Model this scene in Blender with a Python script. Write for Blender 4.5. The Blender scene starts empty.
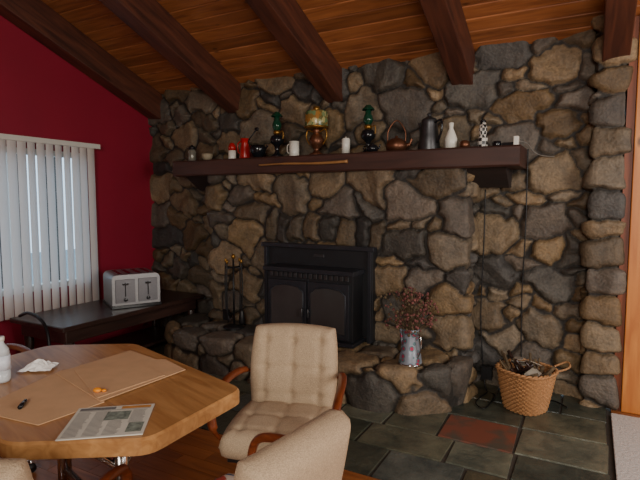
import bpy, math, random
import numpy as np
from mathutils import Vector, Matrix
random.seed(7); RNG=np.random.RandomState(23)

# ------------------------------------------------------------ helpers
def lin(c):
    return tuple(((x/255)/12.92 if x/255<=0.04045 else ((x/255+0.055)/1.055)**2.4) for x in c)+(1.0,)
def newmat(name):
    m=bpy.data.materials.new(name); m.use_nodes=True
    nt=m.node_tree; b=nt.nodes['Principled BSDF']
    return m,nt,b
def N(nt,t,**kw):
    n=nt.nodes.new(t)
    for k,v in kw.items(): setattr(n,k,v)
    return n
def plain(name,c,rough=0.5,metal=0.0,var=0.15,scale=30,bump=0.0,emit=None,trans=0,alpha=1):
    m,nt,b=newmat(name)
    tc=N(nt,'ShaderNodeTexCoord'); nz=N(nt,'ShaderNodeTexNoise'); nz.inputs['Scale'].default_value=scale; nz.inputs['Detail'].default_value=4
    nt.links.new(tc.outputs['Object'],nz.inputs['Vector'])
    r=N(nt,'ShaderNodeValToRGB'); L=lin(c)
    r.color_ramp.elements[0].position=.3; r.color_ramp.elements[1].position=.7
    r.color_ramp.elements[0].color=tuple(x*(1-var) for x in L[:3])+(1,)
    r.color_ramp.elements[1].color=tuple(min(1,x*(1+var)) for x in L[:3])+(1,)
    nt.links.new(nz.outputs['Fac'],r.inputs['Fac']); nt.links.new(r.outputs['Color'],b.inputs['Base Color'])
    b.inputs['Roughness'].default_value=rough; b.inputs['Metallic'].default_value=metal
    if trans: b.inputs['Transmission Weight'].default_value=trans
    if bump:
        bp=N(nt,'ShaderNodeBump'); bp.inputs['Strength'].default_value=bump; bp.inputs['Distance'].default_value=.01
        nt.links.new(nz.outputs['Fac'],bp.inputs['Height']); nt.links.new(bp.outputs['Normal'],b.inputs['Normal'])
    return m
def wood(name,c1,c2,axis=0,rough=.45,scale=6,island=0.0,knots=True,c3=None):
    m,nt,b=newmat(name)
    tc=N(nt,'ShaderNodeTexCoord'); mp=N(nt,'ShaderNodeMapping')
    sc=[1.0,1.0,1.0]; sc[axis]=.1
    mp.inputs['Scale'].default_value=sc
    geo=N(nt,'ShaderNodeNewGeometry')
    add=N(nt,'ShaderNodeVectorMath',operation='ADD'); comb=N(nt,'ShaderNodeVectorMath',operation='SCALE')
    comb.inputs[0].default_value=(7,3,5); nt.links.new(geo.outputs['Random Per Island'],comb.inputs['Scale'])
    nt.links.new(tc.outputs['Object'],add.inputs[0]); nt.links.new(comb.outputs[0],add.inputs[1])
    nt.links.new(add.outputs[0],mp.inputs['Vector'])
    nz=N(nt,'ShaderNodeTexNoise'); nz.inputs['Scale'].default_value=scale*4; nz.inputs['Detail'].default_value=6; nz.inputs['Distortion'].default_value=1.0
    nt.links.new(mp.outputs[0],nz.inputs['Vector'])
    r=N(nt,'ShaderNodeValToRGB'); r.color_ramp.elements[0].position=.32; r.color_ramp.elements[1].position=.68
    r.color_ramp.elements[0].color=lin(c1); r.color_ramp.elements[1].color=lin(c2)
    nt.links.new(nz.outputs['Fac'],r.inputs['Fac'])
    out=r.outputs['Color']
    if knots:
        vo=N(nt,'ShaderNodeTexVoronoi'); vo.inputs['Scale'].default_value=3.2
        mp2=N(nt,'ShaderNodeMapping'); s2=[1.6,1.6,1.6]; s2[axis]=.7; mp2.inputs['Scale'].default_value=s2
        nt.links.new(add.outputs[0],mp2.inputs['Vector']); nt.links.new(mp2.outputs[0],vo.inputs['Vector'])
        kr=N(nt,'ShaderNodeValToRGB'); kr.color_ramp.elements[0].position=.035; kr.color_ramp.elements[1].position=.1
        kr.color_ramp.elements[0].color=(.25,.25,.25,1); kr.color_ramp.elements[1].color=(1,1,1,1)
        nt.links.new(vo.outputs['Distance'],kr.inputs['Fac'])
        mx=N(nt,'ShaderNodeMix',data_type='RGBA',blend_type='MULTIPLY'); mx.inputs[0].default_value=1
        nt.links.new(out,mx.inputs[6]); nt.links.new(kr.outputs['Color'],mx.inputs[7]); out=mx.outputs[2]
    if island:
        mr=N(nt,'ShaderNodeMapRange'); mr.inputs['To Min'].default_value=1-island; mr.inputs['To Max'].default_value=1+island
        nt.links.new(geo.outputs['Random Per Island'],mr.inputs['Value'])
        mx=N(nt,'ShaderNodeVectorMath',operation='SCALE'); nt.links.new(out,mx.inputs[0]); nt.links.new(mr.outputs[0],mx.inputs['Scale']); out=mx.outputs[0]
    nt.links.new(out,b.inputs['Base Color']); b.inputs['Roughness'].default_value=rough
    bp=N(nt,'ShaderNodeBump'); bp.inputs['Strength'].default_value=.15; bp.inputs['Distance'].default_value=.005
    nt.links.new(nz.outputs['Fac'],bp.inputs['Height']); nt.links.new(bp.outputs['Normal'],b.inputs['Normal'])
    return m

class B:
    def __init__(s,mats): s.v=[];s.f=[];s.m=[];s.s=[];s.mats=mats;s.M=Matrix.Identity(4)
    def add(s,vs,fs,mat=0,smooth=True):
        o=len(s.v); s.v+= [tuple(s.M@Vector(v)) for v in vs]
        for f in fs: s.f.append([i+o for i in f]); s.m.append(mat); s.s.append(smooth)
    def box(s,c,d,mat=0,rz=0,R=None):
        x,y,z=d[0]/2,d[1]/2,d[2]/2
        vs=[Vector(p) for p in [(-x,-y,-z),(x,-y,-z),(x,y,-z),(-x,y,-z),(-x,-y,z),(x,-y,z),(x,y,z),(-x,y,z)]]
        R=R or Matrix.Rotation(rz,4,'Z')
        vs=[R@v+Vector(c) for v in vs]
        s.add(vs,[(0,3,2,1),(4,5,6,7),(0,1,5,4),(1,2,6,5),(2,3,7,6),(3,0,4,7)],mat,False)
    def lathe(s,prof,c=(0,0,0),mat=0,n=28,R=None,caps=True):
        vs=[];fs=[]
        for r,z in prof:
            for i in range(n):
                a=2*math.pi*i/n; p=Vector((r*math.cos(a),r*math.sin(a),z))
                if R: p=R@p
                vs.append(p+Vector(c))
        for j in range(len(prof)-1):
            for i in range(n):
                k=(i+1)%n; fs.append((j*n+i,j*n+k,(j+1)*n+k,(j+1)*n+i))
        if caps:
            fs.append(tuple(reversed(range(n)))); fs.append(tuple((len(prof)-1)*n+i for i in range(n)))
        s.add(vs,fs,mat)
    def tube(s,pts,r,mat=0,n=8,flat=1.0):
        pts=[Vector(p) for p in pts]
        rs=r if isinstance(r,(list,tuple)) else [r]*len(pts)
        vs=[];fs=[];up=None
        for i,p in enumerate(pts):
            t=(pts[min(i+1,len(pts)-1)]-pts[max(i-1,0)]).normalized()
            if up is None:
                up=Vector((0,0,1)) if abs(t.z)<.9 else Vector((1,0,0))
            up=(up-t*up.dot(t)).normalized(); side=t.cross(up)
            for k in range(n):
                a=2*math.pi*k/n; vs.append(p+(side*math.cos(a)+up*math.sin(a)*flat)*rs[i])
        for j in range(len(pts)-1):
            for k in range(n):
                q=(k+1)%n; fs.append((j*n+k,j*n+q,(j+1)*n+q,(j+1)*n+k))
        fs.append(tuple(reversed(range(n)))); fs.append(tuple((len(pts)-1)*n+k for k in range(n)))
        s.add(vs,fs,mat)
    def ell(s,c,r,mat=0,n=16,m=10):
        vs=[];fs=[]
        for j in range(m+1):
            ph=math.pi*j/m
            for i in range(n):
                a=2*math.pi*i/n; vs.append((c[0]+r[0]*math.sin(ph)*math.cos(a),c[1]+r[1]*math.sin(ph)*math.sin(a),c[2]-r[2]*math.cos(ph)))
        for j in range(m):
            for i in range(n):
                k=(i+1)%n; fs.append((j*n+i,j*n+k,(j+1)*n+k,(j+1)*n+i))
        s.add(vs,fs,mat)
    def prism(s,poly,ax,a0,a1,mat=0):
        def mk(p,a):
            return {0:(a,p[0],p[1]),1:(p[0],a,p[1]),2:(p[0],p[1],a)}[ax]
        n=len(poly); vs=[mk(p,a0) for p in poly]+[mk(p,a1) for p in poly]
        fs=[tuple(reversed(range(n))),tuple(range(n,2*n))]+[(i,(i+1)%n,n+(i+1)%n,n+i) for i in range(n)]
        s.add(vs,fs,mat,False)
    def cushion(s,w,h,t,M,mat=0,cols=3,rows=3,n=36,k=.35,tuft=.012,bend=0.0):
        vs=[];fs=[]
        for side in (1,-1):
            for j in range(n+1):
                for i in range(n+1):
                    u=-1+2*i/n; v=-1+2*j/n
                    x=u*math.sqrt(1-k*v*v/2)*w/2; y=v*math.sqrt(1-k*u*u/2)*h/2
                    e=max(abs(u),abs(v)); th=t/2*math.sqrt(max(0,1-e**7))
                    if side>0 and tuft:
                        bx=[(-1+2*(a+.5)/cols)*w/2*.92 for a in range(cols)]; by=[(-1+2*(a+.5)/rows)*h/2*.92 for a in range(rows)]
                        dx=min(abs(x-q) for q in bx); dy=min(abs(y-q) for q in by)
                        g=math.exp(-(dx/.011)**2)*.45+math.exp(-(dy/.011)**2)*.45+1.0*math.exp(-(dx*dx+dy*dy)/.02**2)
                        th-=tuft*g*(1-e**6)
                    vs.append(M@Vector((x,y,side*th+bend*x*x)))
        q=n+1
        for sd in (0,1):
            o=sd*q*q
            for j in range(n):
                for i in range(n):
                    f=(o+j*q+i,o+j*q+i+1,o+(j+1)*q+i+1,o+(j+1)*q+i)
                    fs.append(f if sd==0 else tuple(reversed(f)))
        s.add(vs,fs,mat)
    def make(s,name,loc=(0,0,0),rz=0,bevel=0,rot=None,weld=False):
        me=bpy.data.meshes.new(name); me.from_pydata(s.v,[],s.f)
        for m in s.mats: me.materials.append(m)
        me.polygons.foreach_set('material_index',s.m); me.polygons.foreach_set('use_smooth',s.s); me.update()
        ob=bpy.data.objects.new(name,me); bpy.context.collection.objects.link(ob)
        ob.location=loc; ob.rotation_euler=rot or (0,0,rz)
        if weld:
            w=ob.modifiers.new('w','WELD'); w.merge_threshold=.0004
        if bevel:
            bv=ob.modifiers.new('b','BEVEL'); bv.width=bevel; bv.segments=2; bv.limit_method='ANGLE'; bv.angle_limit=math.radians(50)
        return ob
def smoothpath(pts,n=8):
    P=[Vector(p) for p in pts]; out=[]
    for i in range(len(P)-1):
        a=P[max(i-1,0)];b=P[i];c=P[i+1];d=P[min(i+2,len(P)-1)]
        for k in range(n):
            t=k/n; out.append(.5*((2*b)+(c-a)*t+(2*a-5*b+4*c-d)*t*t+(3*b-a-3*c+d)*t**3))
    out.append(P[-1]); return out

# ------------------------------------------------------------ camera
cam=bpy.data.cameras.new('camera'); co=bpy.data.objects.new('camera',cam); bpy.context.collection.objects.link(co)
co.location=(0,0,1.5); co.rotation_euler=(math.radians(90-4.6),0,math.radians(28.5)); cam.lens=28.125; cam.sensor_width=36
bpy.context.scene.camera=co

# ------------------------------------------------------------ materials
M_beam=wood('beam_wood',(58,30,22),(94,52,36),axis=1,rough=.55,scale=5,knots=False)
M_ceil=wood('ceiling_pine',(122,70,38),(164,102,58),axis=0,rough=.5,scale=5,island=.22)
M_pine=wood('trim_pine',(176,100,42),(206,132,62),axis=2,rough=.45,scale=4,knots=True)
M_floorw=wood('floor_oak',(124,72,38),(160,98,54),axis=0,rough=.35,scale=6,island=.2,knots=False)
M_mantel=wood('mantel_wood',(52,30,25),(74,45,36),axis=0,rough=.55,scale=4,knots=False)
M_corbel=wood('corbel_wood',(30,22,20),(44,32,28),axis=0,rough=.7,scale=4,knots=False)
M_table=wood('table_oak',(158,110,64),(188,140,88),axis=0,rough=.32,scale=7,knots=False)
M_arm=wood('arm_wood',(96,42,22),(136,68,38),axis=1,rough=.3,scale=9,knots=False)
M_dark=wood('dark_walnut',(40,28,25),(64,44,38),axis=1,rough=.3,scale=5,knots=False)
M_black=plain('black_iron',(26,26,28),.45,.3,.3,40)
M_blackg=plain('black_enamel',(22,24,28),.15,.0,.1,20)
M_chrome=plain('chrome',(190,190,190),.18,1.0,.05,20)
M_steel=plain('brushed_steel',(150,150,152),.42,.8,.06,60)
M_steel2=plain('steel_panel',(112,112,116),.35,.8,.06,60)
M_white=plain('white_ceramic',(225,222,210),.3,0,.04,20)
M_fab=plain('beige_tweed',(180,158,130),.95,0,.22,260,bump=.5)
M_kraft=plain('kraft_paper',(205,166,126),.8,0,.06,12)
M_redc=plain('red_enamel',(170,28,26),.3,0,.08,20)
M_green=plain('green_glass',(18,60,42),.1,0,.2,20)
M_copper=plain('aged_copper',(110,70,50),.4,.7,.3,30)
M_pewter=plain('pewter',(84,84,86),.4,.8,.2,30)
M_gold=plain('antique_brass',(150,110,50),.35,.8,.2,30)

# stone
M_stone,nt,b=newmat('field_stone')
at=N(nt,'ShaderNodeAttribute',attribute_name='Col'); tc=N(nt,'ShaderNodeTexCoord')
n1=N(nt,'ShaderNodeTexNoise'); n1.inputs['Scale'].default_value=7; n1.inputs['Detail'].default_value=9; n1.inputs['Roughness'].default_value=.7
n2=N(nt,'ShaderNodeTexNoise'); n2.inputs['Scale'].default_value=55; n2.inputs['Detail'].default_value=7
for q in (n1,n2): nt.links.new(tc.outputs['Object'],q.inputs['Vector'])
r=N(nt,'ShaderNodeValToRGB'); r.color_ramp.elements[0].position=.3; r.color_ramp.elements[0].color=(.58,.59,.62,1); r.color_ramp.elements[1].position=.72; r.color_ramp.elements[1].color=(1.36,1.28,1.16,1)
nt.links.new(n1.outputs['Fac'],r.inputs['Fac'])
r2=N(nt,'ShaderNodeValToRGB'); r2.color_ramp.elements[0].position=.3; r2.color_ramp.elements[0].color=(.74,.74,.74,1); r2.color_ramp.elements[1].position=.7; r2.color_ramp.elements[1].color=(1.22,1.22,1.22,1)
nt.links.new(n2.outputs['Fac'],r2.inputs['Fac'])
mx=N(nt,'ShaderNodeVectorMath',operation='MULTIPLY'); mx2=N(nt,'ShaderNodeVectorMath',operation='MULTIPLY')
nt.links.new(at.outputs['Color'],mx.inputs[0]); nt.links.new(r.outputs['Color'],mx.inputs[1])
nt.links.new(mx.outputs[0],mx2.inputs[0]); nt.links.new(r2.outputs['Color'],mx2.inputs[1]); nt.links.new(mx2.outputs[0],b.inputs['Base Color'])
b.inputs['Roughness'].default_value=.66
bp=N(nt,'ShaderNodeBump'); bp.inputs['Strength'].default_value=.6; bp.inputs['Distance'].default_value=.012
ma=N(nt,'ShaderNodeMath',operation='ADD'); nt.links.new(n1.outputs['Fac'],ma.inputs[0]); nt.links.new(n2.outputs['Fac'],ma.inputs[1])
nt.links.new(ma.outputs[0],bp.inputs['Height']); nt.links.new(bp.outputs['Normal'],b.inputs['Normal'])

# ------------------------------------------------------------ stonework
WY=4.2; BY=3.85
def vnoise(P,seed=0.0):
    i=np.floor(P); f=P-i; f=f*f*(3-2*f)
    def h(o):
        q=i+np.array(o); s=np.sin(q@np.array([127.1,311.7,74.7])+seed*17.3)*43758.5453; return s-np.floor(s)
    r=0
    for a in (0,1):
        for b_ in (0,1):
            for c in (0,1):
                w=(f[...,0] if a else 1-f[...,0])*(f[...,1] if b_ else 1-f[...,1])*(f[...,2] if c else 1-f[...,2])
                r=r+w*h((a,b_,c))
    return r
SC=np.array([.85,1,1.25])
seeds=[];rad=[];kind=[]
def cand():
    t=RNG.rand()
    if t<.6: return (RNG.uniform(-4.55,-.02),WY,RNG.uniform(0,2.75))
    if t<.84: return (RNG.uniform(-3.3,-.8),BY,RNG.uniform(.2,1.8))
    if t<.88: return (RNG.choice([-3.3,-.81]),RNG.uniform(BY,WY),RNG.uniform(0,1.8))
    if t<.94: return (RNG.uniform(-3.6,-.75),RNG.uniform(3.2,3.85),.32)
    return (RNG.uniform(-3.6,-.75),3.25,RNG.uniform(0,.32))
for i in range(8):
    seeds.append(np.array((-2.62+i*.155,BY,1.24+.02*RNG.randn()))); rad.append(.07); kind.append('s')
for i in range(9):
    seeds.append(np.array((-3.5+i*.33+RNG.uniform(-.04,.04),3.36+RNG.uniform(-.03,.03),.27))); rad.append(.17); kind.append('h')
    seeds.append(np.array((-3.4+i*.33+RNG.uniform(-.04,.04),3.68+RNG.uniform(-.03,.03),.27))); rad.append(.17); kind.append('h')
# stacked quoin blocks of the right-hand stone pillar
z=.06
while z<2.8:
    hh=RNG.uniform(.13,.25); seeds.append(np.array((.075+RNG.uniform(-.03,.03),4.08,z+hh/2))); rad.append(.075+hh*.2); kind.append('p'); z+=hh
for tries,(r0,r1) in ((1400,(.16,.21)),(4000,(.105,.145)),(16000,(.055,.085))):
    for _ in range(tries):
        p=np.array(cand()); r_=RNG.uniform(r0,r1)
        if abs(p[1]-BY)<.05 and -2.75<p[0]<-1.4 and 1.02<p[2]<1.46: continue
        S=np.array(seeds); d=np.sqrt((((S-p)*SC)**2).sum(1))
        if (d>.84*(np.array(rad)+r_)).all(): seeds.append(p); rad.append(r_); kind.append('w')
S=np.array(seeds); R_=np.array(rad); nS=len(S); kind=np.array(kind); print('seeds',nS)
SA=RNG.uniform(-.45,.45,nS); SAX=RNG.uniform(.68,1.1,nS); SA[kind=='s']=0; SAX[kind=='s']=1.35; SA[kind=='p']*=.2; SAX[kind=='p']=.75
pal=[(118,102,80),(102,90,74),(130,110,84),(88,80,72),(104,94,84),(78,74,68),(124,104,76),(98,84,66),(72,69,66),(114,102,86),(136,116,90),(108,88,62)]
SCOL=np.array([lin(pal[RNG.randint(len(pal))])[:3] for _ in range(nS)])*RNG.uniform(.72,1.1,(nS,1))
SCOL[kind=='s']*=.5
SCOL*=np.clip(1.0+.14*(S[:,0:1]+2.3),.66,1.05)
STILT=RNG.randn(nS,3)*.18; SOFF=RNG.uniform(-.016,.018,nS)
MORT=np.array(lin((38,34,30))[:3])
def pdist(w,idx):
    d=w-S[idx]; c=np.cos(SA[idx]); s_=np.sin(SA[idx]); a=SAX[idx]
    x=(d[...,0]*c+d[...,2]*s_)*a; z=(-d[...,0]*s_+d[...,2]*c)*1.12/a; y=d[...,1]
    return (np.abs(x)**3.6+np.abs(y)**3.6+np.abs(z)**3.6)**(1/3.6)-R_[idx]*.8
def stone_surface(name,P,sign=1,amp=.034,mask=None,rough=1.0):
    n,m,_=P.shape
    du=np.gradient(P,axis=0); dv=np.gradient(P,axis=1); Nn=np.cross(du,dv)*sign
    Nn/=np.linalg.norm(Nn,axis=2,keepdims=True)+1e-9
    for _ in range(4):
        Q=np.pad(Nn,((1,1),(1,1),(0,0)),'edge')
        Nn=(Q[:-2,1:-1]+Q[2:,1:-1]+Q[1:-1,:-2]+Q[1:-1,2:]+2*Q[1:-1,1:-1])/6
    Nn/=np.linalg.norm(Nn,axis=2,keepdims=True)+1e-9
    F=P.reshape(-1,3); NF=Nn.reshape(-1,3)
    W=F+.055*(np.stack([vnoise(F*5,k) for k in (1,2,3)],1)-.5)*2+.016*(np.stack([vnoise(F*20,k) for k in (4,5,6)],1)-.5)*2
    E=np.zeros(len(F)); I=np.zeros(len(F),int)
    K=10
    for s in range(0,len(F),4000):
        w=W[s:s+4000]
        D=((w[:,None,:]-S[None])**2).sum(2)-R_[None]**2
        o=np.argpartition(D,K,axis=1)[:,:K]
        d=pdist(w[:,None,:],o)
        oo=np.argsort(d,1)[:,:2]; o2=np.take_along_axis(o,oo,1); d2=np.take_along_axis(d,oo,1)
        E[s:s+4000]=(d2[:,1]-d2[:,0])/2; I[s:s+4000]=o2[:,0]
    mw=.007+.004*vnoise(F*4,15)
    g=1-np.exp(-np.maximum(E-mw,0)/.008)
    rel=F-S[I]; tilt=np.clip((STILT[I]*rel).sum(1)*1.3,-.024,.024)
    rid=np.abs(vnoise(F*6,12)-.5)
    ex=SOFF[I]+tilt+.03*(rid-.12)+.009*(vnoise(F*13,9)-.5)+.006*(vnoise(F*38,8)-.5)
    H=g*(amp+rough*ex+.008*np.minimum(E,.05)/.05)
    V=F+NF*H[:,None]
    mk=np.clip((E-mw*.6)/.006,0,1)[:,None]
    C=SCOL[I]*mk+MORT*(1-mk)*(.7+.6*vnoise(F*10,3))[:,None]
    idx=np.arange(n*m).reshape(n,m)
    q=np.stack([idx[:-1,:-1],idx[1:,:-1],idx[1:,1:],idx[:-1,1:]],-1).reshape(-1,4)
    if sign<0: q=q[:,::-1]
    if mask is not None:
        cen=F[q].mean(1); q=q[~mask(cen)]
    me=bpy.data.meshes.new(name); me.vertices.add(n*m); me.vertices.foreach_set('co',V.ravel())
    me.loops.add(q.size); me.loops.foreach_set('vertex_index',q.ravel()); me.polygons.add(len(q))
    me.polygons.foreach_set('loop_start',np.arange(0,q.size,4)); me.polygons.foreach_set('loop_total',np.full(len(q),4))
    me.update(); me.validate()
    me.polygons.foreach_set('use_smooth',np.ones(len(me.polygons),bool))
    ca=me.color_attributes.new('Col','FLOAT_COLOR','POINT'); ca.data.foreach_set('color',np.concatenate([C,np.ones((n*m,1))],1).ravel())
    me.materials.append(M_stone)
    ob=bpy.data.objects.new(name,me); bpy.context.collection.objects.link(ob); return ob
def poly_samples(pts,ds):
    pts=[np.array(p,float) for p in pts]; out=[]
    for a,b_ in zip(pts[:-1],pts[1:]):
        k=max(1,int(np.linalg.norm(b_-a)/ds))
        for i in range(k): out.append(a+(b_-a)*i/k)
    out.append(pts[-1]); return np.array(out)
ds=.0095
pl=poly_samples([(-4.5,WY),(0,WY),(0,4.07),(.17,4.07),(.17,4.35)],ds)
zs=np.arange(0,2.82,ds)
P=np.zeros((len(pl),len(zs),3)); P[:,:,0]=pl[:,0:1]; P[:,:,1]=pl[:,1:2]; P[:,:,2]=zs[None]
stone_surface('wall_back',P,1,rough=.9)
pl=poly_samples([(-3.3,WY+.02),(-3.3,BY),(-.84,BY),(-.84,WY+.02)],ds)
zs=np.arange(0,1.78,ds)
P=np.zeros((len(pl),len(zs),3)); P[:,:,0]=pl[:,0:1]; P[:,:,1]=pl[:,1:2]; P[:,:,2]=zs[None]
fp=stone_surface('stone_fireplace',P,1,rough=.8,mask=lambda c:(c[:,0]>-2.6)&(c[:,0]<-1.56)&(c[:,2]<1.1)&(c[:,1]<BY+.02))
hp=poly_samples([(-3.6,3.9),(-3.58,3.5),(-3.3,3.3),(-2.2,3.26),(-1.35,3.24),(-1.08,3.3),(-.88,3.46),(-.78,3.65),(-.76,3.9)],ds)
for _ in range(12): hp[1:-1]=(hp[:-2]+hp[2:]+2*hp[1:-1])/4
side=np.arange(0,.28,ds); tops=np.linspace(0,1,64)
P=np.zeros((len(hp),len(side)+len(tops),3))
for j,z in enumerate(side): P[:,j,:2]=hp; P[:,j,2]=z
tgt=np.stack([np.interp(np.linspace(0,1,len(hp)),[0,1],[-3.5,-.84]),np.full(len(hp),3.9)],1)
for j,s_ in enumerate(tops): P[:,len(side)+j,:2]=hp*(1-s_)+tgt*s_; P[:,len(side)+j,2]=.285
he=stone_surface('hearth',P,1,amp=.028,rough=.4)
he.parent=fp

# ------------------------------------------------------------ shell
SL=math.atan(.404); 
def ceilz(y): return 2.68+.404*(WY-y)
bb=B([M_ceil])
for i in range(56):
    s0=-.3+i*.135; 
    x0,x1=-4.62,3.0; y0=-(s0); y1=-(s0+.133); g=.007
    vs=[(x0,y0,.0+g),(x1,y0,g),(x1,y0-g,0),(x0,y0-g,0),(x0,y1+g,0),(x1,y1+g,0),(x1,y1,g),(x0,y1,g),(x0,y0,.03),(x1,y0,.03),(x1,y1,.03),(x0,y1,.03)]
    fs=[(0,1,2,3),(3,2,5,4),(4,5,6,7),(8,11,10,9),(0,8,9,1),(7,6,10,11),(0,3,4,7,11,8),(1,9,10,6,5,2)]
    bb.add(vs,fs,0,False)
bb.make('ceiling',(0,WY,2.68),rot=(-SL,0,0))
for x in (-4.38,-3.28,-2.12,-.95,.105,1.3,2.45):
    bb=B([M_beam]); 
    bb.box((0,-3.7,-.135),(.165,7.6,.27)); bb.make('ceiling_beam',(x,WY,2.68),rot=(-SL,0,0),bevel=.008)
M_red=plain('crimson_paint',(136,18,44),.55,0,.05,3,bump=.02)
LX=-4.47; wy0,wy1,wz0,wz1=1.75,3.30,.66,1.96
bb=B([M_red])
for poly in ([(wy1,0),(4.4,0),(4.4,ceilz(4.4)),(wy1,ceilz(wy1))],[(-2.6,0),(wy0,0),(wy0,ceilz(wy0)),(-2.6,ceilz(-2.6))],
             [(wy0,0),(wy1,0),(wy1,wz0),(wy0,wz0)],[(wy0,wz1),(wy1,wz1),(wy1,ceilz(wy1)),(wy0,ceilz(wy0))]):
    bb.prism(poly,0,LX-.12,LX)
bb.make('wall_left')
M_cream=plain('cream_plaster',(190,172,146),.8,0,.04,4)
bb=B([M_cream]); bb.prism([(-2.6,0),(4.4,0),(4.4,ceilz(4.4)),(-2.6,ceilz(-2.6))],0,2.9,3.0); bb.make('wall_right')
bb=B([M_cream]); bb.box((-.8,-2.65,2.8),(7.6,.1,5.6)); bb.make('wall_front')
bb=B([M_pine])
for i in range(19):
    x=.34+i*.14; bb.box((x+.068,4.2,1.38),(.135,.03,2.76))
bb.make('wall_entry')
bb=B([M_pine]); bb.box((.295,4.1,1.42),(.12,.12,2.84)); bb.make('trim_1',bevel=.006)
M_trimr=wood('trim_dark_pine',(104,48,22),(138,70,34),axis=2,rough=.5,scale=4,knots=False)
bb=B([M_trimr]); bb.box((.208,4.19,1.40),(.05,.24,2.8)); bb.make('trim_2')
# floor
M_slate,nt,b=newmat('slate')
geo=N(nt,'ShaderNodeNewGeometry'); r=N(nt,'ShaderNodeValToRGB'); cr=r.color_ramp; cr.interpolation='CONSTANT'
cols=[(70,74,68),(88,90,80),(60,68,66),(82,78,66),(98,102,94),(68,74,66),(82,88,88)]
cr.elements[0].color=lin(cols[0]); cr.elements[1].position=1/7; cr.elements[1].color=lin(cols[1])
for i in range(2,7):
    e=cr.elements.new(i/7); e.color=lin(cols[i])
nt.links.new(geo.outputs['Random Per Island'],r.inputs['Fac'])
tc=N(nt,'ShaderNodeTexCoord'); nz=N(nt,'ShaderNodeTexNoise'); nz.inputs['Scale'].default_value=4.5; nz.inputs['Detail'].default_value=10; nz.inputs['Roughness'].default_value=.65
nt.links.new(tc.outputs['Object'],nz.inputs['Vector'])
rr=N(nt,'ShaderNodeValToRGB'); rr.color_ramp.elements[0].position=.34; rr.color_ramp.elements[0].color=(.42,.46,.44,1); rr.color_ramp.elements[1].position=.68; rr.color_ramp.elements[1].color=(1.55,1.4,1.15,1)
nt.links.new(nz.outputs['Fac'],rr.inputs['Fac'])
mx=N(nt,'ShaderNodeVectorMath',operation='MULTIPLY'); nt.links.new(r.outputs['Color'],mx.inputs[0]); nt.links.new(rr.outputs['Color'],mx.inputs[1]); nt.links.new(mx.outputs[0],b.inputs['Base Color'])
b.inputs['Roughness'].default_value=.3
bp=N(nt,'ShaderNodeBump'); bp.inputs['Strength'].default_value=.6; bp.inputs['Distance'].default_value=.03
nt.links.new(nz.outputs['Fac'],bp.inputs['Height']); nt.links.new(bp.outputs['Normal'],b.inputs['Normal'])
M_rslate,nt,b=newmat('red_slate')
tc=N(nt,'ShaderNodeTexCoord'); nz=N(nt,'ShaderNodeTexNoise'); nz.inputs['Scale'].default_value=6; nz.inputs['Detail'].default_value=8
nt.links.new(tc.outputs['Object'],nz.inputs['Vector']); r=N(nt,'ShaderNodeValToRGB'); r.color_ramp.elements[0].position=.4; r.color_ramp.elements[0].color=lin((82,74,64)); r.color_ramp.elements[1].position=.52; r.color_ramp.elements[1].color=lin((120,70,54))
nt.links.new(nz.outputs['Fac'],r.inputs['Fac']); nt.links.new(r.outputs['Color'],b.inputs['Base Color']); b.inputs['Roughness'].default_value=.38
M_grout=plain('grout',(62,56,48),.9,0,.2,30)
bb=B([M_grout,M_slate,M_rslate,M_floorw])
bb.box((-.8,.8,-.06),(7.6,7.0,.1),0)
def tile(x0,x1,y0,y1,mat):
    g=.008; j=lambda: random.uniform(-.008,.008)
    a=[(x0+g+j(),y0+g+j()),(x1-g+j(),y0+g+j()),(x1-g+j(),y1-g+j()),(x0+g+j(),y1-g+j())]
    cx=(x0+x1)/2; cy=(y0+y1)/2
    vs=[(p[0],p[1],-.012) for p in a]+[(cx+(p[0]-cx)*.985,cy+(p[1]-cy)*.985,0) for p in a]
    bb.add(vs,[(4,5,6,7),(0,1,5,4),(1,2,6,5),(2,3,7,6),(3,0,4,7)],mat,False)
y=2.42; rows=[.34,.3,.38,.36,.42]
for ri,hh in enumerate(rows):
    x=-4.47-random.uniform(0,.3)
    while x<.15:
        w=random.choice([.36,.45,.55,.7]); x1=min(x+w,.15)
        if .15-x1<.16: x1=.15
        if ri==2:
            if x<-.82<x1+.2: x1=-.82
            if abs(x+.82)<.02: x1=-.36
        tile(x,x1,y,y+hh,2 if (ri==2 and abs(x+.82)<.02) or (ri==3 and -1.9<x<-1.4) else 1); x=x1
    y+=hh
yy=2.42
while yy>-2.5:
    x=-4.47-random.uniform(0,1)
    while x<2.9:
        w=random.uniform(.6,1.3); bb.box((x+w/2,yy-.05,-.007),(w-.003,.098,.014),3); x+=w
    yy-=.1
yy=2.42
while yy<4.2:
    bb.box((1.55,yy+.05,-.007),(2.75,.098,.014),3); yy+=.1
bb.make('floor')
M_rug=plain('pale_carpet',(190,184,178),.95,0,.12,60,bump=.5)
bb=B([M_rug]); bb.box((.67,2.95,.008),(1.0,2.0,.016)); bb.make('entry_rug',bevel=.005)

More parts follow.
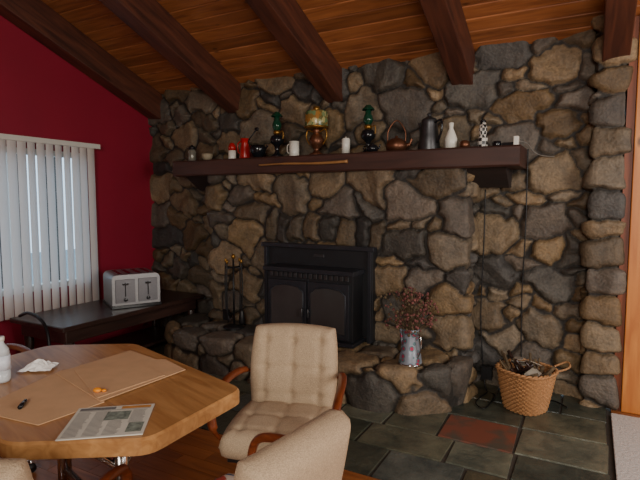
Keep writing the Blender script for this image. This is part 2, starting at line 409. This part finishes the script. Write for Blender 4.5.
# ------------------------------------------------------------ window + blinds
M_wf=plain('window_paint',(210,208,200),.4,0,.03,5)
M_glass,nt,b=newmat('window_glass')
tr=N(nt,'ShaderNodeBsdfTransparent'); gl=N(nt,'ShaderNodeBsdfGlossy'); gl.inputs['Roughness'].default_value=.02
ms=N(nt,'ShaderNodeMixShader'); ms.inputs[0].default_value=.06
nt.links.new(tr.outputs[0],ms.inputs[1]); nt.links.new(gl.outputs[0],ms.inputs[2]); nt.links.new(ms.outputs[0],nt.nodes['Material Output'].inputs[0])
bb=B([M_wf,M_glass])
t=.05
bb.box((LX-.06,wy0+t/2,(wz0+wz1)/2),(.1,t,wz1-wz0)); bb.box((LX-.06,wy1-t/2,(wz0+wz1)/2),(.1,t,wz1-wz0))
bb.box((LX-.06,(wy0+wy1)/2,wz0+t/2),(.1,wy1-wy0-2*t,t)); bb.box((LX-.06,(wy0+wy1)/2,wz1-t/2),(.1,wy1-wy0-2*t,t))
bb.box((LX-.06,2.62,(wz0+wz1)/2),(.05,.06,wz1-wz0-2*t)); 
bb.box((LX-.07,(wy0+wy1)/2,(wz0+wz1)/2),(.006,wy1-wy0-2*t,wz1-wz0-2*t),1)
bb.make('window_1')
M_slat,nt,b=newmat('vinyl_slat')
tl=N(nt,'ShaderNodeBsdfTranslucent'); tl.inputs[0].default_value=lin((225,225,225)); b.inputs['Base Color'].default_value=lin((220,208,198)); b.inputs['Roughness'].default_value=.5
ms=N(nt,'ShaderNodeMixShader'); ms.inputs[0].default_value=.34
nt.links.new(b.outputs[0],ms.inputs[1]); nt.links.new(tl.outputs[0],ms.inputs[2]); nt.links.new(ms.outputs[0],nt.nodes['Material Output'].inputs[0])
bb=B([M_slat,M_wf])
bx=LX+.08
bb.box((bx,2.47,2.03),(.06,1.88,.045),1)
yv=1.6
while yv<3.40:
    ang=math.radians(4+random.uniform(-8,8)); w=.078
    vs=[];fs=[]
    for i in range(7):
        u=(i/6-.5)*w; c=.010*(1-(2*u/w)**2)
        dx=-math.sin(ang)*u+c*math.cos(ang); dy=math.cos(ang)*u+c*math.sin(ang)
        vs+=[(bx+dx,yv+dy,.47),(bx+dx,yv+dy,2.01)]
    for i in range(6): fs.append((2*i,2*i+2,2*i+3,2*i+1))
    bb.add(vs,fs,0,True); bb.box((bx,yv,2.01),(.012,.012,.02),1)
    yv+=.086
bb.make('vertical_blinds')
M_snow=plain('outdoor_ground',(120,135,140),.9,0,.2,2)
bb=B([M_snow]); bb.box((-12,3,-.6),(14,24,.1)); bb.make('outdoor_ground')
M_bark=plain('bark',(60,56,52),.9,0,.3,6)
for i,(x,y_) in enumerate(((-8,5.2),(-9,6.8),(-7.5,4.2),(-10,8.0),(-9.5,5.5))):
    bb=B([M_bark]); bb.tube([(0,0,0),(.05,0,2),(0,.05,5)],[.16,.13,.1]); bb.make('tree_trunk',(x,y_,-.55))

# ------------------------------------------------------------ mantel
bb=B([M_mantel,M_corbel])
nx=90; mx0,mx1,my0,my1,mz0,mz1=-3.72,-.455,3.75,4.2,1.735,1.885
prof=[(my1,mz0),(my0+.012,mz0),(my0,mz0+.012),(my0,mz0+.075),(my0,mz1-.012),(my0+.012,mz1),(my1,mz1)]
vs=[];fs=[]
for i in range(nx+1):
    x=mx0+(mx1-mx0)*i/nx
    for j,(yy_,zz) in enumerate(prof):
        w=0 if j in(0,6) else 1
        vs.append((x,yy_+w*.003*math.sin(x*7),zz+w*.0015*math.sin(x*11+j)))
q=len(prof)
for i in range(nx):
    for j in range(q-1): fs.append((i*q+j,(i+1)*q+j,(i+1)*q+j+1,i*q+j+1))
    fs.append((i*q+q-1,(i+1)*q+q-1,(i+1)*q,i*q))
fs.append(tuple(reversed(range(q)))); fs.append(tuple(nx*q+j for j in range(q)))
bb.add(vs,fs,0,False)
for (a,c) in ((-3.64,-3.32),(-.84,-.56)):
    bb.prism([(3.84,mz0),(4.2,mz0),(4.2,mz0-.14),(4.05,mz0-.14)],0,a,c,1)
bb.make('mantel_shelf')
MZ=1.889
def on_mantel(name,b_,x,y_=3.95,rz=0,bevel=0): return b_.make(name,(x,y_,MZ),rz,bevel)
M_jar=plain('jar_glass',(120,116,104),.2,.2,.2,20)
bb=B([M_jar,M_black]); bb.lathe([(.036,0),(.042,.01),(.042,.1),(.03,.12)]); bb.lathe([(.034,.12),(.034,.15),(.012,.155),(.012,.165)],mat=1); on_mantel('storage_jar',bb,-3.60,3.90)
bb=B([plain('stoneware',(150,136,112),.6)]); bb.lathe([(.03,0),(.052,.03),(.055,.06),(.045,.075),(.04,.06),(.02,.02)]); on_mantel('stoneware_bowl',bb,-3.40,3.9)
bb=B([M_white,M_redc]); bb.lathe([(.034,0),(.038,.01),(.038,.09)]); bb.lathe([(.038,.09),(.036,.13),(.02,.16),(.012,.165)],mat=1); on_mantel('salt_shaker',bb,-3.11,3.93)
bb=B([M_redc,M_black]); bb.lathe([(.05,0),(.055,.02),(.045,.09),(.036,.15),(.044,.2),(.04,.2),(.03,.15)])
bb.tube(smoothpath([(-.042,0,.18),(-.085,0,.15),(-.08,0,.08),(-.05,0,.05)]),.008); bb.tube([(0,0,.1),(.06,0,.2),(.13,0,.27)],.006,1); bb.ell((.14,0,.28),(.025,.01,.018),1); on_mantel('red_pitcher',bb,-2.97)
bb=B([M_blackg]); bb.lathe([(.04,0),(.045,.01),(.07,.05),(.08,.09),(.07,.12),(.063,.11),(.05,.04)]); bb.tube(smoothpath([(.075,0,.08),(.1,0,.1),(.11,0,.12)]),.01); on_mantel('black_bowl',bb,-2.79,3.91)
def oil_lamp(x,h,y_=3.95):
    bb=B([M_green,M_gold,M_blackg])
    s=h/.4
    bb.lathe([(.055*s,0),(.058*s,.015*s),(.03*s,.035*s),(.016*s,.06*s),(.02*s,.09*s),(.03*s,.11*s),(.055*s,.13*s),(.062*s,.16*s),(.05*s,.19*s),(.025*s,.205*s)],mat=2)
    bb.lathe([(.025*s,.205*s),(.032*s,.215*s),(.032*s,.235*s),(.022*s,.24*s)],mat=1)
    bb.lathe([(.024*s,.24*s),(.04*s,.27*s),(.042*s,.29*s),(.026*s,.33*s),(.022*s,.4*s)],mat=0,caps=False)
    bb.lathe([(.024*s,.395*s),(.05*s,.37*s),(.052*s,.36*s)],mat=0,caps=False)
    bb.tube(smoothpath([(.03*s,0,.22*s),(.06*s,0,.23*s),(.065*s,0,.18*s),(.05*s,0,.15*s)]),.005,1)
    on_mantel('oil_lamp',bb,x,y_)
oil_lamp(-2.60,.42); oil_lamp(-1.70,.41,3.99)
def mug(name,x,mat,r,h,y_=3.93,rz=0):
    bb=B([mat]); bb.lathe([(r*.9,0),(r,.008),(r,h),(r*.88,h),(r*.85,.015),(.001,.012)],caps=False); bb.lathe([(.001,0),(r*.9,0)],caps=False)
    bb.tube(smoothpath([(-r*.95,0,h*.85),(-r*1.6,0,h*.75),(-r*1.6,0,h*.35),(-r*.95,0,h*.2)]),r*.13); on_mantel(name,bb,x,y_,rz)
mug('coffee_mug',-2.40,M_white,.045,.14)
M_shade,nt,b=newmat('painted_glass_shade')
tc=N(nt,'ShaderNodeTexCoord'); vo=N(nt,'ShaderNodeTexVoronoi'); vo.inputs['Scale'].default_value=28; nt.links.new(tc.outputs['Object'],vo.inputs['Vector'])
r=N(nt,'ShaderNodeValToRGB'); cr=r.color_ramp; cr.elements[0].color=lin((30,90,60)); cr.elements[1].color=lin((200,180,120)); e=cr.elements.new(.4); e.color=lin((160,110,50)); e=cr.elements.new(.55); e.color=lin((60,110,76))
sp=N(nt,'ShaderNodeSeparateColor'); nt.links.new(vo.outputs['Color'],sp.inputs[0]); nt.links.new(sp.outputs[0],r.inputs['Fac']); nt.links.new(r.outputs['Color'],b.inputs['Base Color']); b.inputs['Roughness'].default_value=.25
bb=B([M_shade,M_gold,M_copper])
bb.lathe([(.07,0),(.075,.015),(.04,.03),(.022,.05),(.03,.07),(.06,.1),(.07,.14),(.05,.18),(.025,.2),(.035,.22),(.03,.24)],mat=2)
bb.lathe([(.1,.25),(.105,.26),(.10,.38),(.088,.395),(.03,.40)],mat=0); bb.lathe([(.108,.245),(.11,.255),(.104,.262)],mat=1); bb.lathe([(.03,.39),(.03,.43),(.02,.435)],mat=1)
for sx in (-1,1): bb.tube(smoothpath([(sx*.03,0,.21),(sx*.09,0,.23),(sx*.1,0,.16),(sx*.065,0,.1)]),.007,1)
on_mantel('table_lamp',bb,-2.18)
bb=B([M_white]); bb.lathe([(.036,0),(.036,.13),(.03,.135),(.03,.14),(.006,.14),(.003,.155)]); on_mantel('pillar_candle',bb,-1.89)
def teapot(name,x,mat,r,y_=3.93,arch=False,rz=0):
    bb=B([mat]); bb.lathe([(r*.6,0),(r*.9,r*.2),(r,r*.55),(r*.85,r*.95),(r*.5,r*1.15),(r*.45,r*1.2),(r*.12,r*1.25),(r*.15,r*1.4),(r*.05,r*1.45)])
    bb.tube(smoothpath([(r*.85,0,r*.5),(r*1.2,0,r*.7),(r*1.35,0,r*1.15)]),[r*.2]*8+[r*.12]*9)
    if arch: bb.tube(smoothpath([(-r*.8,0,r*.9),(-r*.75,0,r*1.9),(0,0,r*2.8),(r*.75,0,r*1.9),(r*.8,0,r*.9)]),r*.07)
    else: bb.tube(smoothpath([(-r*.8,0,r*.95),(-r*1.4,0,r*.9),(-r*1.35,0,r*.4),(-r*.9,0,r*.3)]),r*.1)
    on_mantel(name,bb,x,y_,rz)
teapot('teapot',-1.60,M_blackg,.052,3.84)
teapot('copper_kettle',-1.42,M_copper,.09,3.92,arch=True,rz=.2)
bb=B([M_pewter,M_blackg]); bb.lathe([(.09,0),(.092,.01),(.075,.12),(.062,.22),(.064,.24),(.055,.255),(.02,.27),(.014,.28),(.02,.295),(.005,.305)])
bb.tube(smoothpath([(-.065,0,.22),(-.13,0,.23),(-.135,0,.15),(-.09,0,.06)]),.009,1); bb.tube(smoothpath([(.07,0,.16),(.1,0,.2),(.115,0,.235)]),[.022]*8+[.012]*9); on_mantel('coffee_pot',bb,-1.17,3.99,math.radians(150))
bb=B([M_white]); bb.lathe([(.035,0),(.045,.01),(.048,.08),(.03,.13),(.016,.16),(.02,.2),(.016,.205)]); on_mantel('white_vase',bb,-.98,3.93)
bb=B([M_copper]); bb.lathe([(.03,0),(.04,.02),(.036,.05),(.02,.06)]); on_mantel('brass_dish',bb,-.87,3.9)
M_check,nt,b=newmat('black_white_pattern'); ck=N(nt,'ShaderNodeTexChecker'); ck.inputs['Scale'].default_value=40; ck.inputs[1].default_value=lin((30,30,30)); ck.inputs[2].default_value=lin((215,210,200))
tc=N(nt,'ShaderNodeTexCoord'); nt.links.new(tc.outputs['Object'],ck.inputs[0]); nt.links.new(ck.outputs[0],b.inputs['Base Color']); b.inputs['Roughness'].default_value=.3
bb=B([M_check,M_blackg]); bb.lathe([(.034,0),(.038,.01),(.036,.07),(.026,.1),(.032,.14),(.02,.19)]); bb.lathe([(.02,.19),(.024,.2),(.01,.215)],mat=1); on_mantel('pepper_mill',bb,-.745)
bb=B([M_blackg,M_gold])
bb.lathe([(.03,0),(.035,.02),(.03,.045)],c=(0,0,0)); bb.box((.08,0,.015),(.08,.05,.03),0); on_mantel('trinket_box',bb,-.64,3.93,bevel=.003)
bb=B([M_white]); bb.box((0,0,.035),(.035,.05,.07)); on_mantel('power_adapter',bb,-.50,3.9,bevel=.005)
bb=B([wood('stick_wood',(130,90,50),(165,120,74),axis=0,scale=12,knots=False)])
bb.tube(smoothpath([(-.48,0,0),(-.2,-.005,.004),(.1,0,-.003),(.4,0,.003)]),[.008]*8+[.010]*8+[.012]*8+[.015],n=8); bb.make('hiking_stick',(-2.17,3.728,1.81))

# ------------------------------------------------------------ fireplace insert
M_fglass=plain('fire_glass',(58,56,56),.16,.0,.15,6)
M_soot=plain('stove_metal',(50,52,58),.38,.4,.12,20)
M_panel=plain('stove_panel',(32,33,36),.5,.2,.12,20)
bb=B([M_soot,M_fglass,M_pewter,M_panel])
bb.box((-2.08,3.83,.715),(1.06,.14,.79),3)
bb.box((-2.08,3.75,1.1),(1.1,.06,.035),0)
bb.box((-2.59,3.75,.71),(.03,.04,.78),0); bb.box((-1.57,3.75,.71),(.03,.04,.78),0)
bb.box((-2.05,3.68,.62),(.82,.22,.56),3)
bb.box((-2.05,3.66,.915),(.86,.26,.035),0)
for i in range(16): bb.box((-2.05-.36+i*.048,3.563,.87),(.03,.012,.04),2)
bb.box((-2.05,3.66,.345),(.88,.30,.03),0)
for sx in (-1,1):
    cx=-2.05+sx*.195
    bb.box((cx,3.56,.60),(.375,.03,.45),0)
    pts=[(-.155,-.18),(.155,-.18),(.155,.13),(.11,.17),(0,.185),(-.11,.17),(-.155,.13)]
    bb.prism([(cx+p[0],.60+p[1]) for p in pts],1,3.535,3.548,1)
    fr=[(cx+p[0]*1.03,3.54,.60+p[1]*1.03) for p in pts]; bb.tube(fr+[fr[0]],.006,0,6)
    bb.tube([(cx-sx*.165,3.545,.6),(cx-sx*.165,3.51,.6),(cx-sx*.165,3.51,.53)],.007,2)
bb.box((-2.05,3.755,1.02),(.1,.01,.025),2)
bb.make('fireplace_insert',bevel=.004)

bb=B([M_black,M_gold])
bb.lathe([(.1,0),(.1,.012),(.03,.025),(.012,.03)]); bb.tube([(0,0,.02),(0,0,.64)],.009); bb.ell((0,0,.66),(.02,.02,.025),1)
bb.tube([(-.09,0,.56),(.09,0,.56)],.007); bb.tube([(0,-.09,.56),(0,.09,.56)],.007)
for i,(dx,dy) in enumerate(((-.09,0),(.09,0),(0,-.09),(0,.09))):
    bb.tube(smoothpath([(dx,dy,.61),(dx*1.1,dy*1.1,.4),(dx,dy,.14)]),.006); bb.ell((dx,dy,.62),(.012,.012,.02),1)
    if i==0: bb.box((dx,dy,.11),(.07,.015,.1),0)
    elif i==1: bb.lathe([(.02,0),(.03,.02),(.02,.12),(.01,.14)],c=(dx,dy,.04))
    else: bb.tube([(dx,dy,.14),(dx+.02,dy,.09),(dx,dy,.07)],.006)
bb.make('fireplace_tool_set',(-2.87,3.62,.322))

M_galv,nt,b=newmat('painted_tin')
tc=N(nt,'ShaderNodeTexCoord'); vo=N(nt,'ShaderNodeTexVoronoi'); vo.inputs['Scale'].default_value=22; nt.links.new(tc.outputs['Object'],vo.inputs['Vector'])
r=N(nt,'ShaderNodeValToRGB'); cr=r.color_ramp; cr.interpolation='CONSTANT'; cr.elements[0].color=lin((170,60,90)); cr.elements[1].position=.46; cr.elements[1].color=lin((150,158,170)); 
e=cr.elements.new(.3); e.color=lin((96,124,130))
nt.links.new(vo.outputs['Distance'],r.inputs['Fac']); nt.links.new(r.outputs['Color'],b.inputs['Base Color']); b.inputs['Metallic'].default_value=.4; b.inputs['Roughness'].default_value=.35
M_flow=plain('dried_flowers',(112,66,62),.9,0,.5,60); M_stem=plain('dried_stems',(90,74,52),.9,0,.3,60)
bb=B([M_galv,M_flow,M_stem,M_chrome])
bb.lathe([(.085,0),(.085,.01),(.07,.1),(.055,.19),(.06,.24),(.068,.26),(.062,.26),(.05,.19),(.06,.1)])
bb.lathe([(.087,0),(.089,.008),(.086,.014)],mat=3)
bb.tube(smoothpath([(-.055,0,.23),(-.10,0,.22),(-.11,0,.14),(-.075,0,.06)]),.006,3)
bb.tube(smoothpath([(.07,0,.1),(.095,0,.16),(.11,0,.24)]),.012,0)
for i in range(160):
    a=random.uniform(0,6.28); rr_=random.uniform(.03,.22)*(random.random()**.3); h=random.uniform(.30,.55)-rr_*.25
    e_=(rr_*math.cos(a),rr_*math.sin(a),h); bb.tube(smoothpath([(e_[0]*.15,e_[1]*.15,.2),(e_[0]*.5,e_[1]*.5,.2+(h-.2)*.6),e_],4),.0018,2,5)
    for k in range(3):
        o=[random.uniform(-.018,.018) for _ in range(3)]; s_=random.uniform(.006,.012); bb.ell((e_[0]+o[0],e_[1]+o[1],e_[2]+o[2]),(s_,s_,s_),1 if random.random()<.6 else 2,6,4)
bb.make('flower_pitcher',(-1.11,3.41,.322),2.6)

M_wick=plain('wicker',(164,118,76),.6,0,.3,90,bump=.3)
bb=B([M_wick,M_stem,M_dark,plain('scrap_paper',(150,140,125),.8)])
n=96; rowsn=40; Hb=.29; vs=[];fs=[]
for j in range(rowsn+1):
    z=Hb*j/rowsn; rb=.135+.055*(j/rowsn)**.8
    for i in range(n):
        a=2*math.pi*i/n; sq=1+.05*math.cos(4*a); rr_=rb*sq+.0055*math.sin(24*a/1+ (math.pi if (j//2)%2 else 0))*1.0
        vs.append((rr_*math.cos(a),rr_*math.sin(a),z))
for j in range(rowsn):
    for i in range(n):
        k=(i+1)%n; fs.append((j*n+i,j*n+k,(j+1)*n+k,(j+1)*n+i))
fs.append(tuple(reversed(range(n))))
bb.add(vs,fs,0,False)
for ph in (0,math.pi):
    ring=[]
    for i in range(97):
        a=2*math.pi*i/96; Rr=.19*(1+.05*math.cos(4*a))+.007*math.cos(16*a+ph); ring.append((Rr*math.cos(a),Rr*math.sin(a),Hb+.007*math.sin(16*a+ph)))
    bb.tube(ring,.009,0,6)
bb.tube(smoothpath([(.19,-.03,.29),(.26,-.02,.31),(.29,.0,.33),(.28,.05,.34),(.2,.06,.30)]),.007,0)
bb.lathe([(.001,.23),(.17,.24)],mat=2,caps=False)
for i in range(26):
    a=random.uniform(0,6.28); p=Vector((random.uniform(-.1,.1),random.uniform(-.1,.1),.22)); d=Vector((random.uniform(-.12,.12),random.uniform(-.12,.12),random.uniform(.06,.16)))
    bb.tube([p,p+d*.5,p+d],random.uniform(.006,.013),random.choice([1,2,1]),6)
for i in range(5):
    bb.box((random.uniform(-.08,.08),random.uniform(-.08,.08),.28+.02*i),(.1,.07,.004),3,R=Matrix.Rotation(random.uniform(-.8,.8),4,'X')@Matrix.Rotation(random.uniform(0,3),4,'Z')@Matrix.Rotation(random.uniform(-.5,.5),4,'Y'))
bb.make('wicker_basket',(-.37,3.78,.003),.3)
bb=B([M_black])
bb.tube(smoothpath([(-.44,4.09,1.88),(-.44,4.10,1.7),(-.44,4.09,1.2),(-.45,4.10,.7),(-.42,4.08,.1),(-.30,4.04,.008),(-.18,4.0,.008),(-.10,3.92,.008)]),.005,0,6)
bb.make('power_cord')
bb=B([M_black])
bb.tube(smoothpath([(-.74,4.08,1.58),(-.74,4.08,1.2),(-.75,4.08,.6),(-.72,4.06,.2),(-.68,4.0,.01),(-.60,3.9,.01),(-.62,3.62,.01),(-.70,3.7,.01),(-.66,3.93,.012)]),.005,0,6)
bb.box((-.68,4.02,.14),(.08,.05,.1)); bb.make('extension_cord')
bb=B([plain('grey_cable',(120,116,110),.5)]); bb.tube(smoothpath([(-.5,3.9,1.93),(-.44,4.02,1.915),(-.40,4.12,1.86),(-.34,4.13,1.83),(-.26,4.13,1.82)]),.003,0,6); bb.make('adapter_cord')

# ------------------------------------------------------------ left bench + toaster
bb=B([M_dark])
bb.box((-3.95,3.22,.48),(.72,1.62,.04)); bb.box((-3.95,3.22,.40),(.6,1.5,.11))
for sx in (-.27,.27):
    for sy in (-.7,.7): bb.lathe([(.03,0),(.035,.03),(.02,.06),(.035,.2),(.04,.35)],c=(-3.95+sx,3.22+sy,0),n=14)
bb.box((-3.95,3.22,.1),(.5,1.4,.03))
bb.make('low_console_table',bevel=.008)
bb=B([M_steel,M_blackg,M_steel2])
def rbox(bb,w,d,h,r,mat,z0):
    pr=[(-w/2,z0),(w/2,z0),(w/2,z0+h-r)]+[(w/2-r+r*math.cos(a),z0+h-r+r*math.sin(a)) for a in [math.pi/2*k/5 for k in range(1,6)]]+[(-w/2+r+r*math.cos(a),z0+h-r+r*math.sin(a)) for a in [math.pi/2+math.pi/2*k/5 for k in range(0,5)]]+[(-w/2,z0+h-r)]
    bb.prism(pr,1,-d/2,d/2,mat)
bb.M=Matrix.Scale(1.45,4)
rbox(bb,.30,.28,.20,.035,0,.015); bb.box((0,0,.01),(.31,.29,.02),1)
for xx in (-.09,-.03,.03,.09): bb.box((xx,0,.215),(.026,.22,.004),1)
for sx in (-.07,.07):
    bb.box((sx,-.142,.11),(.12,.008,.15),2)
    bb.box((sx,-.147,.12),(.006,.008,.09),1); bb.box((sx,-.152,.155),(.034,.016,.012),1); bb.lathe([(.013,0),(.011,.012)],c=(sx,-.145,.055),mat=1,R=Matrix.Rotation(math.pi/2,4,'X'),n=14)
bb.make('toaster',(-3.88,3.33,.502),math.radians(62),bevel=.006)
bb=B([M_black]); bb.tube(smoothpath([(-4.05,2.35,.56),(-3.92,2.34,.60),(-3.74,2.32,.58),(-3.62,2.30,.50),(-3.57,2.28,.33),(-3.55,2.26,.02)]),.013); bb.make('walking_cane')

# ------------------------------------------------------------ table
bb=B([M_table,M_chrome,M_arm])
def rounded(poly,r,k=4):
    out=[];n=len(poly)
    for i in range(n):
        p=Vector(poly[i]);a=(Vector(poly[i-1])-p).normalized();b_=(Vector(poly[(i+1)%n])-p).normalized()
        A=p+a*r;C=p+b_*r
        for j in range(k+1):
            t_=j/k; q_=A*(1-t_)**2+p*2*t_*(1-t_)+C*t_*t_; out.append((q_.x,q_.y))
    return out
TC=Vector((-1.825,1.32)); TR=math.radians(-15.3)
wp=[(-2.45,1.56),(-2.45,1.08),(-1.57,.84),(-1.196,1.08),(-1.196,1.56),(-2.08,1.80)]
R2=Matrix.Rotation(-TR,2)
lp=[tuple(R2@(Vector(p)-TC)) for p in wp]
o=rounded(lp,.05)
def shr(P_,d):
    return [(x*(1-d/math.hypot(x,y)),y*(1-d/math.hypot(x,y))) for x,y in P_]
lay=[(shr(o,.012),.688),(o,.695),(o,.742),(shr(o,.008),.75)]
vs=[];fs=[];n=len(o)
for p,z in lay: vs+=[(q[0],q[1],z) for q in p]
for j in range(3):
    for i in range(n): k=(i+1)%n; fs.append((j*n+i,j*n+k,(j+1)*n+k,(j+1)*n+i))
bb.add(vs,fs+[tuple(range(3*n,4*n)),tuple(reversed(range(n)))],0,False)
bb.box((0,0,.665),(.7,.4,.045),2)
for sx in (-.3,.3):
    bb.tube([(sx,0,.66),(sx,0,.08)],.03,1,14)
    for sy in (-1,1): bb.tube(smoothpath([(sx,sy*.02,.12),(sx,sy*.2,.09),(sx,sy*.36,.02)]),.02,1,10)
    for sy in (-1,1): bb.tube(smoothpath([(sx,sy*.02,.5),(sx,sy*.12,.6),(sx,sy*.2,.655)]),.012,1,8)
bb.tube([(-.3,0,.25),(.3,0,.25)],.018,1,10)
bb.make('dining_table',(TC[0],TC[1],0),TR)
TZ=.7515
bb=B([M_kraft])
bb.prism([(-1.59,.965),(-1.56,1.2),(-1.90,1.36),(-2.02,1.34),(-1.93,1.02),(-1.80,.94)],2,TZ,TZ+.003)
bb.prism([(-1.57,1.19),(-1.54,1.60),(-1.72,1.66),(-1.76,1.64),(-1.98,1.68),(-2.0,1.30)],2,TZ+.004,TZ+.007)
bb.prism([(-1.60,1.20),(-1.56,1.50),(-1.75,1.55),(-1.96,1.36)],2,TZ+.008,TZ+.0105)
bb.make('kraft_paper_sheets')
M_news=plain('newsprint',(206,204,192),.8,0,.06,10); M_ink=plain('news_ink',(110,110,110),.8,0,.2,200); M_pic=plain('news_photo',(120,130,120),.8,0,.5,60); M_hd=plain('news_red',(190,130,60),.8)
bb=B([M_news,M_ink,M_pic,M_hd])
bb.prism([(-.13,-.12),(.13,-.12),(.13,.12),(-.13,.12)],2,0,.004,0)
def q2(x0,x1,y0,y1,m): bb.add([(x0,y0,.0045),(x1,y0,.0045),(x1,y1,.0045),(x0,y1,.0045)],[(0,1,2,3)],m,False)
q2(-.12,.0,.09,.112,1); q2(.02,.12,.09,.112,3); q2(-.12,.12,.083,.086,1); q2(-.02,.06,.0,.07,2); q2(.07,.12,-.1,-.03,2)
for cx in (-.12,-.06,.0,.065):
    yv=.075
    while yv>-.11:
        if not((cx in(0,) and yv>-.005) or (cx==.065 and yv<-.025)): q2(cx,cx+.05*random.uniform(.8,1),yv-.0033,yv,1)
        yv-=.009
bb.make('newspaper',(-1.41,1.10,TZ),math.radians(38))
bb=B([plain('tissue',(238,236,232),.9,0,.02)])
g=14;vs=[];fs=[]
for j in range(g):
    for i in range(g):
        u=i/(g-1)-.5;v=j/(g-1)-.5; r_=max(abs(u),abs(v))*2
        vs.append((u*.13+random.uniform(-.004,.004),v*.10+random.uniform(-.004,.004),.004+(1-r_)*.03+random.random()*.018*(1-r_*.7)))
for j in range(g-1):
    for i in range(g-1): a=j*g+i; fs.append((a,a+1,a+g+1,a+g))
bb.add(vs,fs,0,False); bb.make('crumpled_tissue',(-2.13,1.31,TZ),.6)
bb=B([plain('orange_peel',(240,150,30),.4,0,.1)]); bb.ell((0,0,.009),(.018,.014,.009)); bb.ell((.02,.014,.006),(.01,.008,.006)); bb.make('orange_slice',(-1.645,1.235,TZ+.011))
bb=B([M_blackg]); bb.tube([(0,-.03,.008),(0,.015,.008)],.008,0,12); bb.tube([(0,.015,.008),(0,.035,.008)],.0065,0,12); bb.make('marker_pen',(-1.785,1.03,TZ+.003),.75)
M_label=plain('bottle_label',(220,226,236),.4,0,.1,40); M_pet=plain('clear_plastic',(200,206,210),.1,0,.02); 
bb=B([M_pet,M_label,M_white]); bb.lathe([(.03,0),(.033,.01),(.033,.05)]); bb.lathe([(.034,.05),(.034,.11)],mat=1); bb.lathe([(.033,.11),(.03,.135),(.014,.16),(.013,.17)]); bb.lathe([(.016,.17),(.016,.187)],mat=2); bb.make('water_bottle',(-2.12,1.145,TZ))

# ------------------------------------------------------------ chairs
M_cl,nt,b=newmat('floral_cloth'); tc=N(nt,'ShaderNodeTexCoord'); vo=N(nt,'ShaderNodeTexVoronoi'); vo.inputs['Scale'].default_value=30; nt.links.new(tc.outputs['Object'],vo.inputs['Vector'])
r=N(nt,'ShaderNodeValToRGB'); cr=r.color_ramp; cr.interpolation='CONSTANT'; cr.elements[0].color=lin((210,200,190)); cr.elements[1].position=.5; cr.elements[1].color=lin((90,110,140)); e=cr.elements.new(.75); e.color=lin((170,70,60))
sp=N(nt,'ShaderNodeSeparateColor'); nt.links.new(vo.outputs['Color'],sp.inputs[0]); nt.links.new(sp.outputs[0],r.inputs['Fac']); nt.links.new(r.outputs['Color'],b.inputs['Base Color']); b.inputs['Roughness'].default_value=.9
def chair(loc,rz,cloth=False):
    bb=B([M_fab,M_arm,M_chrome,M_black,M_cl])
    Ms=Matrix.Translation((0,-.01,.42)); bb.cushion(.50,.50,.14,Ms,0,3,3,tuft=.012)
    Mb=Matrix.Translation((0,.245,.64))@Matrix.Rotation(math.radians(90-12),4,'X')
    bb.cushion(.46,.44,.13,Mb,0,3,3,tuft=.018,bend=.35,k=.3)
    if cloth: bb.cushion(.36,.34,.03,Matrix.Translation((0,-.04,.50)),4,2,2,n=16,tuft=.003)
    bb.box((0,.0,.35),(.4,.4,.02),3)
    for sx in (-1,1):
        p=smoothpath([(sx*.20,.27,.57),(sx*.25,.21,.62),(sx*.275,.08,.635),(sx*.28,-.06,.625),(sx*.28,-.16,.59),(sx*.275,-.19,.51),(sx*.255,-.16,.43),(sx*.2,-.1,.37)])
        nn=len(p); bb.tube(p,[.011 if i<8 or i>nn-14 else .021 for i in range(nn)],1,10,flat=.75)
        bb.tube(smoothpath([(sx*.18,.27,.60),(sx*.2,.26,.40),(sx*.15,.12,.345)]),.011,2,8)
    bb.tube([(0,0,.35),(0,0,.14)],.028,2,14)
    for k in range(4):
        a=math.pi/4+k*math.pi/2; c,s_=math.cos(a),math.sin(a)
        bb.tube(smoothpath([(0,0,.16),(c*.12,s_*.12,.15),(c*.29,s_*.29,.07)]),.016,2,8)
        bb.lathe([(.024,-.012),(.026,0),(.024,.012)],c=(c*.29,s_*.29,.027),mat=3,n=16,R=Matrix.Rotation(math.pi/2,4,'X')); bb.tube([(c*.29,s_*.29,.03),(c*.29,s_*.29,.075)],.006,2)
    return bb.make('dining_chair',(loc[0],loc[1],0),rz,weld=True)
chair((-1.25,1.93),math.radians(18))
chair((-.965,1.20),math.radians(-98),True)
chair((-2.90,1.40),math.radians(80))
chair((-1.535,.84),math.radians(207))

# ------------------------------------------------------------ lights
w=bpy.data.worlds.new('world'); bpy.context.scene.world=w; w.use_nodes=True
bg=w.node_tree.nodes['Background']; bg.inputs[0].default_value=(.55,.78,1.0,1); bg.inputs[1].default_value=2.4
def area(name,loc,tgt,size,e,col,sy=None):
    l=bpy.data.lights.new(name,'AREA'); l.energy=e; l.size=size; l.color=col
    if sy: l.shape='RECTANGLE'; l.size_y=sy
    o=bpy.data.objects.new(name,l); bpy.context.collection.objects.link(o); o.location=loc
    o.rotation_euler=(Vector(tgt)-Vector(loc)).to_track_quat('-Z','Y').to_euler()
area('right_area_light',(2.75,1.4,1.6),(-1.5,3.6,1.3),1.4,110,(1,.94,.86),1.5)  # unseen area light added for light from the right; no window modelled there
area('rear_fill_light',(.6,-2.4,2.2),(-1.2,3.5,1.0),1.8,180,(1,.94,.86),1.5)  # unseen frontal fill added behind the camera, not a window
area('entry_fill_light',(1.7,3.2,2.1),(.6,3.0,0),.8,17,(.95,.97,1),.8)  # unseen light added above the entry rug to brighten rug and trim
